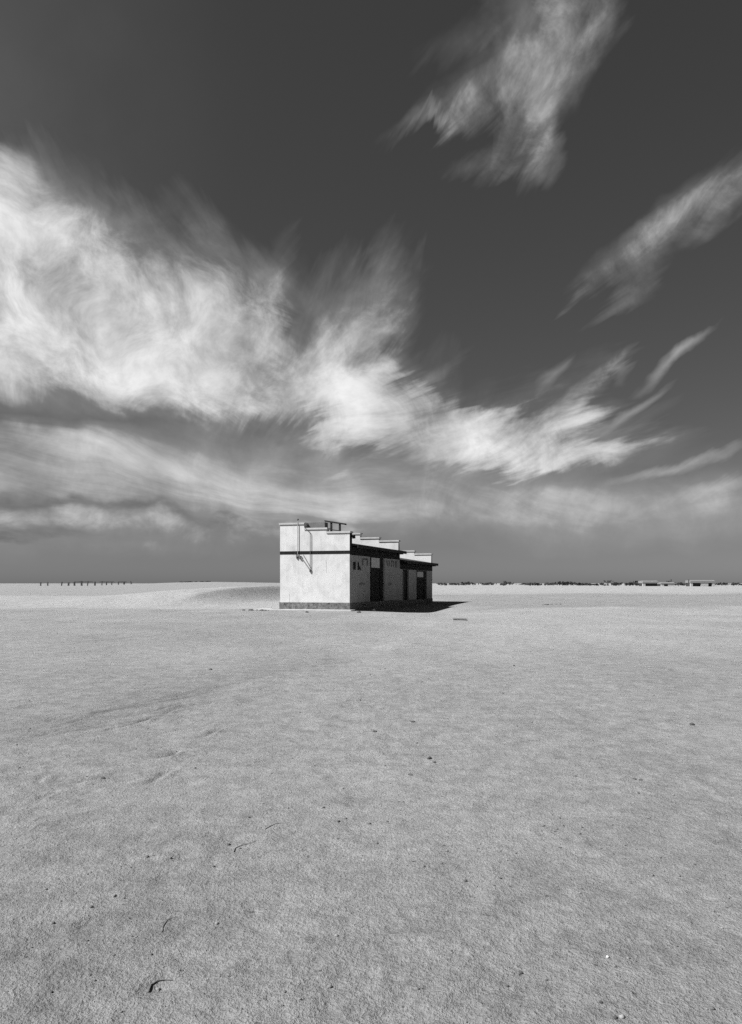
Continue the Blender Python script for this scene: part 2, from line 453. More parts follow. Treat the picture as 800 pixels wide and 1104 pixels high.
def twig(pts_px, r, label):
    pts = []
    for (a, b) in pts_px:
        x, y = on_ground(a, b); pts.append(Vector((x, y, gz(x, y) + r * 1.1)))
    o0 = pts[0].copy()
    fine_pts = []
    for i in range(len(pts) - 1):
        for k in range(3):
            p = pts[i].lerp(pts[i + 1], k / 3) - o0
            fine_pts.append(p + Vector((random.uniform(-1, 1), random.uniform(-1, 1), abs(random.uniform(0, 1)))) * r * .6)
    fine_pts.append(pts[-1] - o0)
    n = len(fine_pts)
    bm = bmesh.new(); tube(bm, fine_pts, r, 6, [1.25 - 0.85 * i / (n - 1) for i in range(n)])
    o = link('twig', bm, M['twig'], smooth=True); o.location = o0
    tag(o, label, 'twig')
twig([(175, 1005), (176, 999), (180, 993), (185, 990), (190, 989)], .0019, 'dark curved twig hooked like a sickle on the near sand')
twig([(252, 918), (254, 914), (261, 911), (268, 909), (276, 906)], .002, 'bent dry twig on the sand, lower left of a straighter twig')
twig([(286, 894), (291, 891), (297, 888.5), (304, 888)], .002, 'short nearly straight dry twig on the sand, upper right of the bent one')
twig([(160, 1067), (163, 1060), (170, 1056), (179, 1055), (186, 1057)], .0028, 'thick dark root end half buried at the bottom left of the sand')

# ------------------------------------------------------------------ building
K = Vector((-1.19, 39.3, 0.0)); Fd = Vector((.346, .938)).normalized(); Ed = Vector((-.965, .262)).normalized()
W = 4.165; S1 = 9.08; S2 = 17.4
def L(s, t, z): return (Fd.x * s + Ed.x * t, Fd.y * s + Ed.y * t, z)
def Lb(s, t, z): return L(s, t, z)
B = empty('building', K)
tag(B, 'abandoned white flat roofed building with stepped parapets, dark doors and rubble plinth', 'building')

def bpart(name, mat, fn, label=None, parent=None):
    bm = bmesh.new(); fn(bm)
    o = link(name, bm, mat, parent or B)
    if label: o['label'] = label
    return o
TI = [(0, 1.362), (1.362, 2.693), (2.693, W)]
Z1 = (4.32, 4.545, 4.855)      # tops of wall under the coping, front to back
Z2 = (3.76, 4.01, 4.30)
def stepped(z0, zs, cut=None):
    head = [(0, z0)] if cut is None else [(.301, z0)]
    tail = [(0, zs[0])] if cut is None else [(0, zs[0]), (0, cut), (.301, cut)]
    return head + [(W, z0), (W, zs[2]), (TI[2][0], zs[2]), (TI[2][0], zs[1]), (TI[1][0], zs[1]), (TI[1][0], zs[0])] + tail
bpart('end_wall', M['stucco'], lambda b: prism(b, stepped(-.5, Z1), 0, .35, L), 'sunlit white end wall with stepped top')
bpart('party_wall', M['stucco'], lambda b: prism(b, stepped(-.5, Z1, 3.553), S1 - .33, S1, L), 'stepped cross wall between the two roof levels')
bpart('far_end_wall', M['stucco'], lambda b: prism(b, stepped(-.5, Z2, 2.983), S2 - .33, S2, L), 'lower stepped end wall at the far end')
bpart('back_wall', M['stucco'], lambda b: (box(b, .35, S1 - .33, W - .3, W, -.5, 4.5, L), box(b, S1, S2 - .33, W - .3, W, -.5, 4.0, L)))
def coping(s0, s1, zs):
    def f(b):
        e = .05
        box(b, s0 - e, s1 + e, -e, TI[0][1], zs[0], zs[0] + .10, L)
        box(b, s0 - e, s1 + e, TI[1][0] - e, TI[1][1], zs[1], zs[1] + .10, L)
        box(b, s0 - e, s1 + e, TI[2][0] - e, W + e, zs[2], zs[2] + .10, L)
    return f
bpart('coping', M['coping'], coping(0, .35, Z1)); bpart('coping', M['coping'], coping(S1 - .33, S1, Z1)); bpart('coping', M['coping'], coping(S2 - .33, S2, Z2))

# front walls with openings
D1 = (3.28, 5.91); D2 = (9.72, 11.15); D3 = (13.05, 15.9)
ZD1, ZD2 = 3.17, 2.46
def front1(b):
    box(b, .35, D1[0], 0, .3, -.5, 3.55, L); box(b, D1[1], S1, 0, .3, -.5, 3.55, L)
    box(b, D1[0], D1[1], 0, .3, ZD1, 3.55, L); box(b, D1[0], D1[1], 0, .3, -.5, .36, L)
def front2(b):
    z = 2.98
    box(b, S1 + .003, D2[0], 0, .3, -.5, z, L); box(b, D2[1], D3[0], 0, .3, -.5, z, L); box(b, D3[1], S2, 0, .3, -.5, z, L)
    for d in (D2, D3):
        box(b, d[0], d[1], 0, .3, ZD2, z, L); box(b, d[0], d[1], 0, .3, -.5, .26, L)
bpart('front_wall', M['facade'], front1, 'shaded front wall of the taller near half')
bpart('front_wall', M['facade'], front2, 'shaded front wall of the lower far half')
# corner strip of the end wall that faces the front carries the same shade-darkened tone
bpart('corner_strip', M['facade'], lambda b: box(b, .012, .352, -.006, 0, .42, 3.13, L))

# plinth
def plinth(b):
    e = .03
    box(b, -e, 0, -e, W + e, -.6, .42, L)
    box(b, 0, S1 - .02, -e, -.0, -.6, .40, L)
    box(b, S1 - .02, S2 + e, -e, -.0, -.6, .33, L)
    box(b, S2, S2 + e, 0, W + e, -.6, .33, L)
bpart('plinth', M['plinth'], plinth, 'rough grey rubble plinth')
bpart('apron', M['concrete'], lambda b: (box(b, -.75, -.031, -.35, 5.6, -.3, .035, L), box(b, -.031, .5, W + .035, 5.6, -.3, .03, L)), 'pale concrete strip at the foot of the end wall')

# black bands
bpart('black_band', M['black'], lambda b: box(b, -.012, -.001, -.012, W + .004, 3.155, 3.335, L), 'black band across the end wall')
def eave_shade_band(b):  # wall band carried round the front, deepened with painted eave shade
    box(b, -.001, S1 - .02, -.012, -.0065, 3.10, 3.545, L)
bpart('black_band', M['black'], eave_shade_band)
bpart('black_band', M['black'], lambda b: box(b, S1 + .02, S2 - .004, -.012, -.001, 2.47, 2.975, L))  # black band below the far eaves
bpart('corner_shade', M['dark_wood'], lambda b: box(b, .012, .35, -.01, -.001, 3.546, 4.315, L), 'front edge of the near parapet, its shade laid on as dark colour')  # shaded parapet edge, its darkness laid on as colour
bpart('corner_shade', M['roof'], lambda b: box(b, S1, S1 + .01, -.012, 1.2, 2.9, 3.9, L)) if False else None

# roofs
def roof(s0, s1, ze, zb):
    def f(b):
        o = -.42
        prism(b, [(o, ze - .10), (W - .3, zb - .10), (W - .3, zb), (o, ze)], s0, s1, L)
    return f
bpart('roof', M['roof'], roof(.352, S1 - .332, 3.66, 4.36), 'dark sloping roof of the near half')
bpart('roof', M['roof'], roof(S1 + .002, S2 - .332, 3.06, 3.76), 'dark sloping roof of the far half')
def fascia(s0, s1, ze):
    def f(b):
        box(b, s0, s1, -.46, -.421, ze - .17, ze + .015, L)
        box(b, s0, s1, -.421, .0, ze - .14, ze - .105, L) if False else None
    return f
bpart('fascia', M['dark_wood'], fascia(.1, S1 + .06, 3.66)); bpart('fascia', M['dark_wood'], fascia(S1 + .07, S2 + .1, 3.05))
def eaves(s0, s1, ze, n):
    def f(b):
        for i in range(n):
            s = s0 + (s1 - s0) * (i + .5) / n
            box(b, s - .04, s + .04, -.42, -.014, ze - .22, ze - .13, L)
        box(b, s0, s1, -.418, -.013, ze - .128, ze - .104, L)
    return f
bpart('rafter', M['dark_wood'], eaves(.36, S1 - .1, 3.66, 9)); bpart('rafter', M['dark_wood'], eaves(S1 + .1, S2 - .1, 3.05, 9))
bpart('roof_upstand', M['upstand'], lambda b: box(b, .36, .8, 1.62, 2.9, 3.9, 4.98, L), 'dark tarred box on the roof behind the parapet')
# timber stand on the roof
RS = bpart('roof_stand', M['dark_wood'], lambda b: prism(b, [(.42, 4.80), (1.66, 5.02), (1.66, 5.10), (.42, 4.89)], .42, .60, L), 'rickety dark timber stand on the parapet')
for (t0, t1) in ((.73, .83), (1.24, 1.34)):
    for s0 in (.47,):
        bpart('stand_leg', M['dark_wood'], lambda b: box(b, s0, s0 + .08, t0, t1, 4.0, 4.86 + .17 * (t0 - .42), L), None, RS)
bpart('stand_brace', M['dark_wood'], lambda b: prism(b, [(.83, 4.47), (1.24, 4.52), (1.24, 4.57), (.83, 4.52)], .46, .50, L), None, RS)

# doors
def doorway(d, z0, zt, zp, pale_strip=None):
    c0, c1 = d[0] + (d[1] - d[0]) * .19, d[1] - (d[1] - d[0]) * .20
    def fr(b):
        box(b, d[0], d[0] + .09, .10, .19, z0, zt, L); box(b, d[1] - .09, d[1], .10, .19, z0, zt, L)
        box(b, d[0] + .09, d[1] - .09, .10, .19, zt - .09, zt, L)
        box(b, c0 - .07, c0, .10, .19, z0, zt - .09, L); box(b, c1, c1 + .07, .10, .19, z0, zt - .09, L)
        box(b, c0, c1, .10, .19, zp - .09, zp, L)
    f = bpart('door_frame', M['dark_wood'], fr)
    bpart('side_panel', M['dark_wood'], lambda b: box(b, d[0] + .09, c0 - .07, .13, .17, z0, zt - .09, L), None, f)
    bpart('side_panel', M['dark_wood'], lambda b: box(b, c1 + .07, d[1] - .09, .13, .17, z0, zt - .09, L), None, f)
    bpart('transom', M['board'], lambda b: (box(b, c0, c1, .13, .16, zp, zt - .09, L),), 'pale boarded transom light', f)
    mid = (c0 + c1) / 2
    for (a, e) in ((c0 + .004, mid - .004), (mid + .004, c1 - .004)):
        def leaf(b):
            box(b, a, e, .14, .17, z0, zp - .09, L)
            h = (zp - .09 - z0)
            for k in range(3):
                box(b, a + .1, e - .1, .125, .14, z0 + .1 + k * h / 3, z0 + (k + 1) * h / 3 - .08, L)
        dl = bpart('door_leaf', M['dark_wood'], leaf, None, f)
    bpart('door_handle', M['iron'], lambda b: box(b, mid - .06, mid - .03, .09, .125, z0 + .98, z0 + 1.12, L), None, f)
doorway(D1, .36, ZD1, 2.46)
doorway(D3, .26, ZD2, 1.97)
# narrow doorway of far half with a pale post in it
def nd(b):
    box(b, D2[0], D2[0] + .10, .10, .19, .26, ZD2, L); box(b, D2[1] - .10, D2[1], .10, .19, .26, ZD2, L); box(b, D2[0] + .10, D2[1] - .10, .10, .19, ZD2 - .1, ZD2, L)
f2 = bpart('door_frame', M['dark_wood'], nd)
bpart('door_leaf', M['dark_wood'], lambda b: box(b, D2[0] + .1, D2[1] - .1, .14, .17, .26, ZD2 - .1, L), None, f2)
bpart('door_post', M['faded'], lambda b: box(b, D2[0] + .42, D2[0] + .62, .085, .14, .26, ZD2 - .1, L), 'paler post standing in the narrow doorway', f2)

# faded lettering on the front (strokes of worn paint)
def poly(b, pts):
    prism(b, [(s, z) for s, z in pts], -.0105, -.0065, lambda a, u, v: L(u, a, v))
def letter(mat, polys, label):
    bpart('worn_letter', mat, lambda b: [poly(b, p) for p in polys], label)
letter(M['black'], [[(.50, 2.28), (.90, 2.28), (.93, 2.71), (.52, 2.72)]], 'bold dark block letter, worn to a stump')
letter(M['black'], [[(1.20, 2.27), (1.80, 2.28), (1.62, 2.44), (1.42, 2.52), (1.36, 2.74), (1.22, 2.74)]], 'bold dark letter like an L, worn')
letter(M['faded'], [[(1.95, 2.56), (2.12, 2.56), (2.12, 2.88), (2.70, 2.88), (2.70, 2.56), (2.88, 2.56), (2.88, 2.98), (1.95, 2.98)]], 'faint grey bracket shaped letter')
for pts in ([(6.46, 2.62), (6.59, 2.62), (6.35, 3.02), (6.22, 3.02)], [(6.72, 2.60), (6.84, 2.60), (7.0, 2.80), (6.84, 3.02), (6.72, 3.02), (6.86, 2.80)],
            [(7.28, 2.56), (7.41, 2.56), (7.41, 3.02), (7.28, 3.02)], [(7.64, 2.56), (7.76, 2.56), (7.80, 3.01), (7.50, 3.01), (7.50, 2.93), (7.66, 2.92)],
            [(8.04, 2.56), (8.17, 2.56), (8.17, 2.78), (8.24, 2.80), (8.24, 3.02), (8.04, 3.02)], [(8.36, 2.56), (8.50, 2.56), (8.50, 3.02), (8.36, 3.02)]):
    letter(M['faded'], [pts], 'faded painted stroke high on the front wall')
def smear(s0, z0, w, h, seed):
    rr = random.Random(seed)
    def f(b):
        n = 14
        poly(b, [(s0 + w * math.cos(i * 6.283 / n) * rr.uniform(.55, 1.1), z0 + h * math.sin(i * 6.283 / n) * rr.uniform(.5, 1.1)) for i in range(n)])
    return f
bpart('paint_smear', M['smudge'], smear(1.95, 1.47, .62, .11, 3), 'dark smudge at chest height left of the door')
bpart('paint_smear', M['smudge'], smear(1.98, 1.47, .2, .28, 4)) if False else None
bpart('paint_smear', M['smudge'], smear(6.95, 1.45, .5, .14, 5), 'dark smudge at chest height right of the door')

# service mast and conduit on the end wall
def P(px, py, off=-.06):
    """point on the end wall plane, pushed out by off"""
    k = (px - CX) / F_PX
    t = (-k * K.y + K.x) / (-Ed.x + k * Ed.y)
    Yd = K.y + Ed.y * t
    z = EYE - (py - HY) / F_PX * Yd
    return L(off, t, z)
mast = bpart('service_mast', M['pipe'], lambda b: tube(b, [P(321.5, 600.5), P(321.5, 561)], .019, 8), 'pale grey upright pipe mast on the end wall')
bpart('mast_cap', M['iron'], lambda b: tube(b, [P(321.5, 560.9), P(321.5, 559.6)], .06, 8), None, mast)
bpart('mast_bracket', M['iron'], lambda b: (tube(b, [P(320.4, 598, -.03), P(320.4, 602, -.03)], .055, 8), tube(b, [P(324.2, 599.5, -.05), P(324.2, 602.3, -.05)], .065, 8), tube(b, [P(320.4, 599.6), P(325.2, 600.6)], .03, 6)), 'rusty bracket at the mast foot', mast)
bpart('mast_brace', M['pipe'], lambda b: tube(b, [P(325.2, 600.8, -.10), P(334.5, 614.6, -.07)], .018, 6), None, mast)
bpart('mast_brace', M['pipe'], lambda b: tube(b, [P(326.8, 597.6, -.05), P(334.8, 611.5, -.07)], .014, 6), None, mast)
bpart('conduit', M['iron'], lambda b: tube(b, [P(328.6, 563.8), P(328.6, 568.4), P(332.0, 571.6), P(334.6, 574.0), P(335.0, 576.0), P(335.0, 615.2)], .017, 8), 'bent conduit running down from the parapet step')
bpart('conduit_box', M['iron'], lambda b: tube(b, [P(334.9, 613.6, -.05), P(334.4, 616.4, -.05)], .045, 6))
bpart('wall_lamp', M['black'], lambda b: (tube(b, [L(.24, -.012, 4.14), L(.24, -.14, 4.14)], .05, 8), tube(b, [L(.24, -.14, 4.20), L(.24, -.16, 4.02)], .09, 8)), 'small dark lamp fitting on the parapet edge')
rr_ = random.Random(5)
for (px, y0, y1) in ((351.5, 604, 618), (312, 640, 651)):
    cp = [P(px + rr_.uniform(-.35, .35), y0 + (y1 - y0) * i / 5, -.0005) for i in range(6)]
    bpart('crack', M['smudge'], lambda b: tube(b, cp, .006, 4))

# rubble west of the apron, slab in the middle distance
def rubble(px, py, n, spread, r, label, grp):
    x, y = on_ground(px, py); rr = random.Random(int(px))
    for i in range(n):
        xx, yy = x + rr.gauss(0, spread), y + rr.gauss(0, spread * .4)
        rad = r * rr.uniform(.4, 1.2)
        bm = bmesh.new(); rock(bm, (0, 0, 0), rad, .5, i, 2)
        o = link('rubble_stone', bm, M['stone_dark']); o.location = (xx, yy, gz(xx, yy) + rad * .2)
        tag(o, label, 'stone', grp)
rubble(272, 658.6, 12, .5, .09, 'small dark rubble stone in the low scatter left of the end wall', 'rubble left of the end wall')
rubble(594, 651.6, 8, .45, .08, 'small dark rubble stone in the scatter far right of the building', 'rubble on the far plain')
bm = bmesh.new()
box(bm, -.27, .27, -.16, .16, .0, .035); bmesh.ops.bevel(bm, geom=bm.edges[:], offset=.012, segments=1)
x, y = on_ground(496, 670)
o = link('slab', bm, M['plinth']); o.location = (x, y, gz(x, y) + .02); o.rotation_euler = (math.radians(4), 0, math.radians(-5))
tag(o, 'flat pale slab lying tilted on the sand right of the building', 'slab')

# ------------------------------------------------------------------ far left fence
FY = 380.0
def gpx(px, Yv): return (px - CX) / F_PX * Yv
fx0 = gpx(66.6, FY)
fence = empty('post_fence', (fx0, FY, gz(fx0, FY)))
tag(fence, 'broken line of dark posts with remnants of a top rail at the left horizon', 'fence')
def post_mesh(name, h, w, parent, loc, lean=0.0):
    bm = bmesh.new(); box(bm, -w, w, -w, w, -1.0, h)
    for v_ in bm.verts:
        if v_.co.z > 0: v_.co.x += lean; v_.co.x *= .85
    bmesh.ops.bevel(bm, geom=bm.edges[:], offset=.03, segments=1)
    o = link(name, bm, M['post'], parent); o.location = loc
    return o
pxs = [66.6, 73.3, 80.4, 87.3, 94.7, 101.8, 109.4, 115.5, 121.5, 127.9, 133.6, 141.0]
hs = [2.1, 2.0, 2.3, 2.25, 2.3, 2.2, 2.25, 2.15, 2.2, 2.1, 2.2, 2.4]
for p_, h_ in zip(pxs, hs):
    xx = gpx(p_, FY)
    post_mesh('post', h_ * 1.1, random.uniform(.20, .40), fence, (xx - fx0 + random.uniform(-.5, .5), random.uniform(-.5, .5), random.uniform(-.35, .15)), random.uniform(-.6, .6))
for (a, b_) in ((79.5, 99.5), (107, 123), (127, 136)):
    bm = bmesh.new(); box(bm, gpx(a, FY) - fx0, gpx(b_, FY) - fx0, .5, .7, 1.95, 2.35)
    link('top_rail', bm, M['post'], fence)
for p_, lab in ((43.8, 'leftmost lone dark post on the left horizon, apart from the fence'), (51.4, 'lone dark post between the leftmost post and the broken fence')):
    xx = gpx(p_, FY)
    o = post_mesh('lone_post', 1.9, .27, None, (xx, FY, gz(xx, FY)), .1)
    tag(o, lab, 'post', 'lone posts left of the fence')

# ------------------------------------------------------------------ bushes and trees
def clump(bm, cx, cy, cz, r, n, leaf, rr, zs=.7):
    for _ in range(n):
        while True:
            p = Vector((rr.uniform(-1, 1), rr.uniform(-1, 1), rr.uniform(-1, 1)))
            if p.length < 1: break
        p = p * (r * (0.6 + .4 * rr.random())); p.z *= zs
        c_ = Vector((cx, cy, cz)) + p
        a = Vector((rr.uniform(-1, 1), rr.uniform(-1, 1), rr.uniform(-.6, .6))).normalized() * leaf * rr.uniform(.5, 1.2)
        b_ = a.orthogonal().normalized() * leaf * rr.uniform(.4, 1.0)
        vs_ = [bm.verts.new(c_ + a), bm.verts.new(c_ + b_), bm.verts.new(c_ - a), bm.verts.new(c_ - b_)]
        bm.faces.new(vs_)
def make_bush(seed, w, h):
    rr = random.Random(seed)
    root = empty('desert_bush', (0, 0, 0))
    bm = bmesh.new()
    for _ in range(9):
        x_ = rr.gauss(0, w * .3); r_ = h * rr.uniform(.28, .5)
        clump(bm, x_, rr.gauss(0, w * .2), max(r_ * .7, h * rr.uniform(.3, .75)), r_, 26, h * .16, rr)
    link('foliage', bm, M['leaf'], root, recalc=False)
    bm = bmesh.new()
    for _ in range(4):
        a = rr.uniform(0, 6.28)
        tube(bm, [(0, 0, -.3), (math.cos(a) * w * .12, math.sin(a) * w * .12, h * .3), (math.cos(a) * w * .3, math.sin(a) * w * .2, h * .65)], h * .035, 5, [1.3, 1, .5])
    link('stem', bm, M['bark'], root)
    return root
protos = [make_bush(i, 3.4, 1.5) for i in range(4)]
used = set()
def copy_tree(o, parent=None):
    c_ = o.copy(); COL.objects.link(c_)
    if parent is not None: c_.parent = parent
    for ch in list(o.children): copy_tree(ch, c_)
    return c_
def put_bush(i, px, Yv, sx, sz, label, group):
    p_ = protos[i % 4]
    if (i % 4) not in used: used.add(i % 4); o_ = p_
    else: o_ = copy_tree(p_)
    x_ = gpx(px, Yv)
    o_.location = (x_, Yv, gz(x_, Yv) - .05); o_.scale = (sx, sx, sz); o_.rotation_euler = (0, 0, random.uniform(0, 6.28))
    tag(o_, label, 'bush', group)
bl = []
for a, b_, n, hh_ in ((471, 512, 13, .9), (520, 533, 4, 1.0), (543, 549, 3, 1.1), (560, 600, 13, .9), (600, 620, 9, 1.25), (620, 652, 12, .8), (660, 668, 4, 1.0), (676, 693, 9, 1.3), (700, 745, 12, 1.0), (748, 800, 12, .9)):
    for k in range(n):
        bl.append((a + (b_ - a) * (k + random.random()) / n, random.uniform(430, 520), hh_))
for i, (px_, Yv, hh_) in enumerate(bl):
    put_bush(i, px_, Yv, random.uniform(.9, 1.7), hh_ * random.uniform(1.0, 1.9), 'low dark desert bush in the thin line along the right horizon', 'bushes along the right horizon')
for i, px_ in enumerate((195, 201, 206, 212, 218, 224)):
    put_bush(i, px_, 436, random.uniform(.8, 1.3), .55, 'low dark bush on the far sand ridge left of the building', 'bushes on the far left ridge')

def make_tree(px, Yv, h, wd, label, seed, forked=False):
    rr = random.Random(seed)
    x_ = gpx(px, Yv); root = empty('desert_tree', (x_, Yv, gz(x_, Yv)))
    tag(root, label, 'tree')
    bm = bmesh.new(); tube(bm, [(0, 0, -.4), (.1, 0, h * .25), (-.05, .1, h * .55)], h * .05, 7, [1.3, 1, .7])
    for _ in range(5):
        a = rr.uniform(0, 6.28)
        tube(bm, [(0, 0, h * .35), (math.cos(a) * wd * .25, math.sin(a) * wd * .25, h * .6), (math.cos(a) * wd * .42, math.sin(a) * wd * .4, h * .78)], h * .022, 5, [1.3, 1, .5])
    link('trunk', bm, M['bark'], root)
    bm = bmesh.new()
    for _ in range(14):
        clump(bm, rr.gauss(0, wd * .24), rr.gauss(0, wd * .24), h * rr.uniform(.42, .85), h * rr.uniform(.12, .22), 40, h * .05, rr)
    link('crown', bm, M['leaf'], root, recalc=False)
make_tree(655.5, 420, 3.6, 4.6, 'round crowned small tree rising above the bushes on the right horizon', 1)
make_tree(721, 345, 2.9, 2.4, 'small sparse tree behind the middle low house', 2)
make_tree(731.5, 335, 2.2, 2.8, 'dense dark tree between the middle and the rightmost low houses', 3)
make_tree(689, 340, 1.9, 3.0, 'low dark tree just left of the leftmost low house', 4)
make_tree(712, 342, 1.5, 2.4, 'low dark tree between the leftmost and middle low houses', 6)

# ------------------------------------------------------------------ far low houses
def house(px0, px1, Yv, ht, label, whites, roofband):
    x0, x1 = gpx(px0, Yv), gpx(px1, Yv); wv = x1 - x0
    root = empty('low_house', (x0, Yv, gz((x0 + x1) / 2, Yv)))
    tag(root, label, 'house', 'low houses at the right horizon')
    bm = bmesh.new(); box(bm, .05, wv - .05, .8, 5.0, -.5, ht - roofband); link('wall', bm, M['roof'], root)['label'] = 'recessed wall under the roof, porch shade put into its dark colour'  # porch shade is painted in by the near-black wall colour
    for (a, b_) in whites:
        bm = bmesh.new(); box(bm, a * wv, b_ * wv, -.1, .795, -.5, ht - roofband - .01); link('white_wall', bm, M['farwall'], root)
    bm = bmesh.new()
    prism(bm, [(-.25, ht - roofband), (5.2, ht - roofband), (5.2, ht + .1), (2.2, ht + .25), (-.25, ht - .1)], -.15, wv + .15, lambda a, u, v_: (a, u, v_))
    link('roof', bm, M['farroof'], root)
    return root, wv
h1, w1 = house(693, 709.5, 335, 2.35, 'leftmost low pale house at the right horizon', ((0, .17),), 1.0)
h2, w2 = house(713, 727.5, 338, 1.75, 'middle low house with a chimney and trees at the right horizon', ((0, .2), (.5, .98)), .7)
bm = bmesh.new(); box(bm, w2 * .86, w2 * .93, 2.4, 2.8, 1.2, 3.4); link('chimney', bm, M['post'], h2)
h3, w3 = house(744.5, 771, 330, 2.75, 'rightmost and widest low house at the right horizon', ((0, .09), (.42, .72), (.88, .98)), 1.05)
bm = bmesh.new(); box(bm, -.5, -.1, 1.0, 1.4, 0, 3.3); link('post', bm, M['post'], h3)

# ------------------------------------------------------------------ sun
EL, AZ = math.radians(47), math.radians(23)
sunv = Vector((-math.cos(EL) * math.cos(AZ), -math.cos(EL) * math.sin(AZ), math.sin(EL)))
sd = bpy.data.lights.new('sun', 'SUN'); sd.energy = 5.0; sd.angle = math.radians(.53); sd.color = (1, 1, 1)
so = bpy.data.objects.new('sun', sd); so.rotation_euler = (-sunv).to_track_quat('-Z', 'Y').to_euler(); so.location = (-30, -12, 40)
COL.objects.link(so)

# ------------------------------------------------------------------ sky with cirrus
world = bpy.data.worlds.new('World'); scene.world = world; world.use_nodes = True
nt = world.node_tree; nt.nodes.clear()
out = nt.nodes.new('ShaderNodeOutputWorld'); bg = nt.nodes.new('ShaderNodeBackground')
nt.links.new(bg.outputs[0], out.inputs[0])
sky = nt.nodes.new('ShaderNodeTexSky'); sky.sky_type = 'NISHITA'; sky.sun_disc = False
sky.sun_elevation = EL; sky.sun_rotation = math.atan2(sunv.x, sunv.y) % (2 * math.pi)
sky.air_density = 1.0; sky.dust_density = 0.6; sky.ozone_density = 1.0
sp = nt.nodes.new('ShaderNodeSeparateColor'); nt.links.new(sky.outputs[0], sp.inputs[0])
BG_STRENGTH = 0.10
SKY_GAIN, SKY_POW = 0.282, 0.87
clear = math_n(nt, 'MULTIPLY', math_n(nt, 'POWER', sp.outputs[0], SKY_POW), SKY_GAIN)   # red filter on the lens: the blue goes dark

tc = nt.nodes.new('ShaderNodeTexCoord').outputs['Generated']
sx = nt.nodes.new('ShaderNodeSeparateXYZ'); nt.links.new(tc, sx.inputs[0])
den = math_n(nt, 'MAXIMUM', math_n(nt, 'ADD', sx.outputs[1], 1.0), 0.05)
u = math_n(nt, 'DIVIDE', sx.outputs[0], den); v = math_n(nt, 'DIVIDE', sx.outputs[2], den)
cb = nt.nodes.new('ShaderNodeCombineXYZ'); nt.links.new(u, cb.inputs[0]); nt.links.new(v, cb.inputs[1])
p2 = cb.outputs[0]
def ster(px, py):
    d = Vector((px - CX, F_PX, HY - py)).normalized()
    return Vector((d.x / (1 + d.y), d.z / (1 + d.y)))
def warp(vec, scale, amt, detail=3):
    n = nt.nodes.new('ShaderNodeTexNoise'); n.noise_dimensions = '2D'; n.inputs['Scale'].default_value = scale; n.inputs['Detail'].default_value = detail
    nt.links.new(vec, n.inputs['Vector'])
    a = nt.nodes.new('ShaderNodeVectorMath'); a.operation = 'SUBTRACT'; nt.links.new(n.outputs['Color'], a.inputs[0]); a.inputs[1].default_value = (.5, .5, .5)
    b = nt.nodes.new('ShaderNodeVectorMath'); b.operation = 'SCALE'; nt.links.new(a.outputs[0], b.inputs[0]); b.inputs['Scale'].default_value = amt
    c_ = nt.nodes.new('ShaderNodeVectorMath'); c_.operation = 'ADD'; nt.links.new(vec, c_.inputs[0]); nt.links.new(b.outputs[0], c_.inputs[1])
    return c_.outputs[0]
pw = warp(warp(p2, 7.0, 0.035, 2), 28.0, 0.014, 4)

def blobs(lst, vecs=None):
    tot = None
    for (cx, cy, ang, a, b, amp) in lst:
        r = math.radians(ang)
        c0 = ster(cx, cy)
        e1 = ster(cx + a * math.cos(r), cy - a * math.sin(r)) - ster(cx - a * math.cos(r), cy + a * math.sin(r))
        e2 = ster(cx - b * math.sin(r), cy - b * math.cos(r)) - ster(cx + b * math.sin(r), cy + b * math.cos(r))
        mp_ = mapping(nt, vecs or pw, (e1.length / 2, e2.length / 2, 1), (c0.x, c0.y, 0), (0, 0, math.atan2(e1.y, e1.x)), 'TEXTURE')
        pass
        gr2 = nt.nodes.new('ShaderNodeTexGradient'); gr2.gradient_type = 'SPHERICAL'; nt.links.new(mp_, gr2.inputs[0])
        tot = math_n(nt, 'MULTIPLY_ADD', gr2.outputs['Fac'], amp, tot if tot is not None else 0.0)
    return tot

def smooth(vv, lo, hi, tmin=0.0, tmax=1.0):
    n = nt.nodes.new('ShaderNodeMapRange'); n.interpolation_type = 'SMOOTHSTEP'
    n.inputs['From Min'].default_value = lo; n.inputs['From Max'].default_value = hi
    n.inputs['To Min'].default_value = tmin; n.inputs['To Max'].default_value = tmax
    nt.links.new(vv, n.inputs['Value'])
    return n.outputs[0]

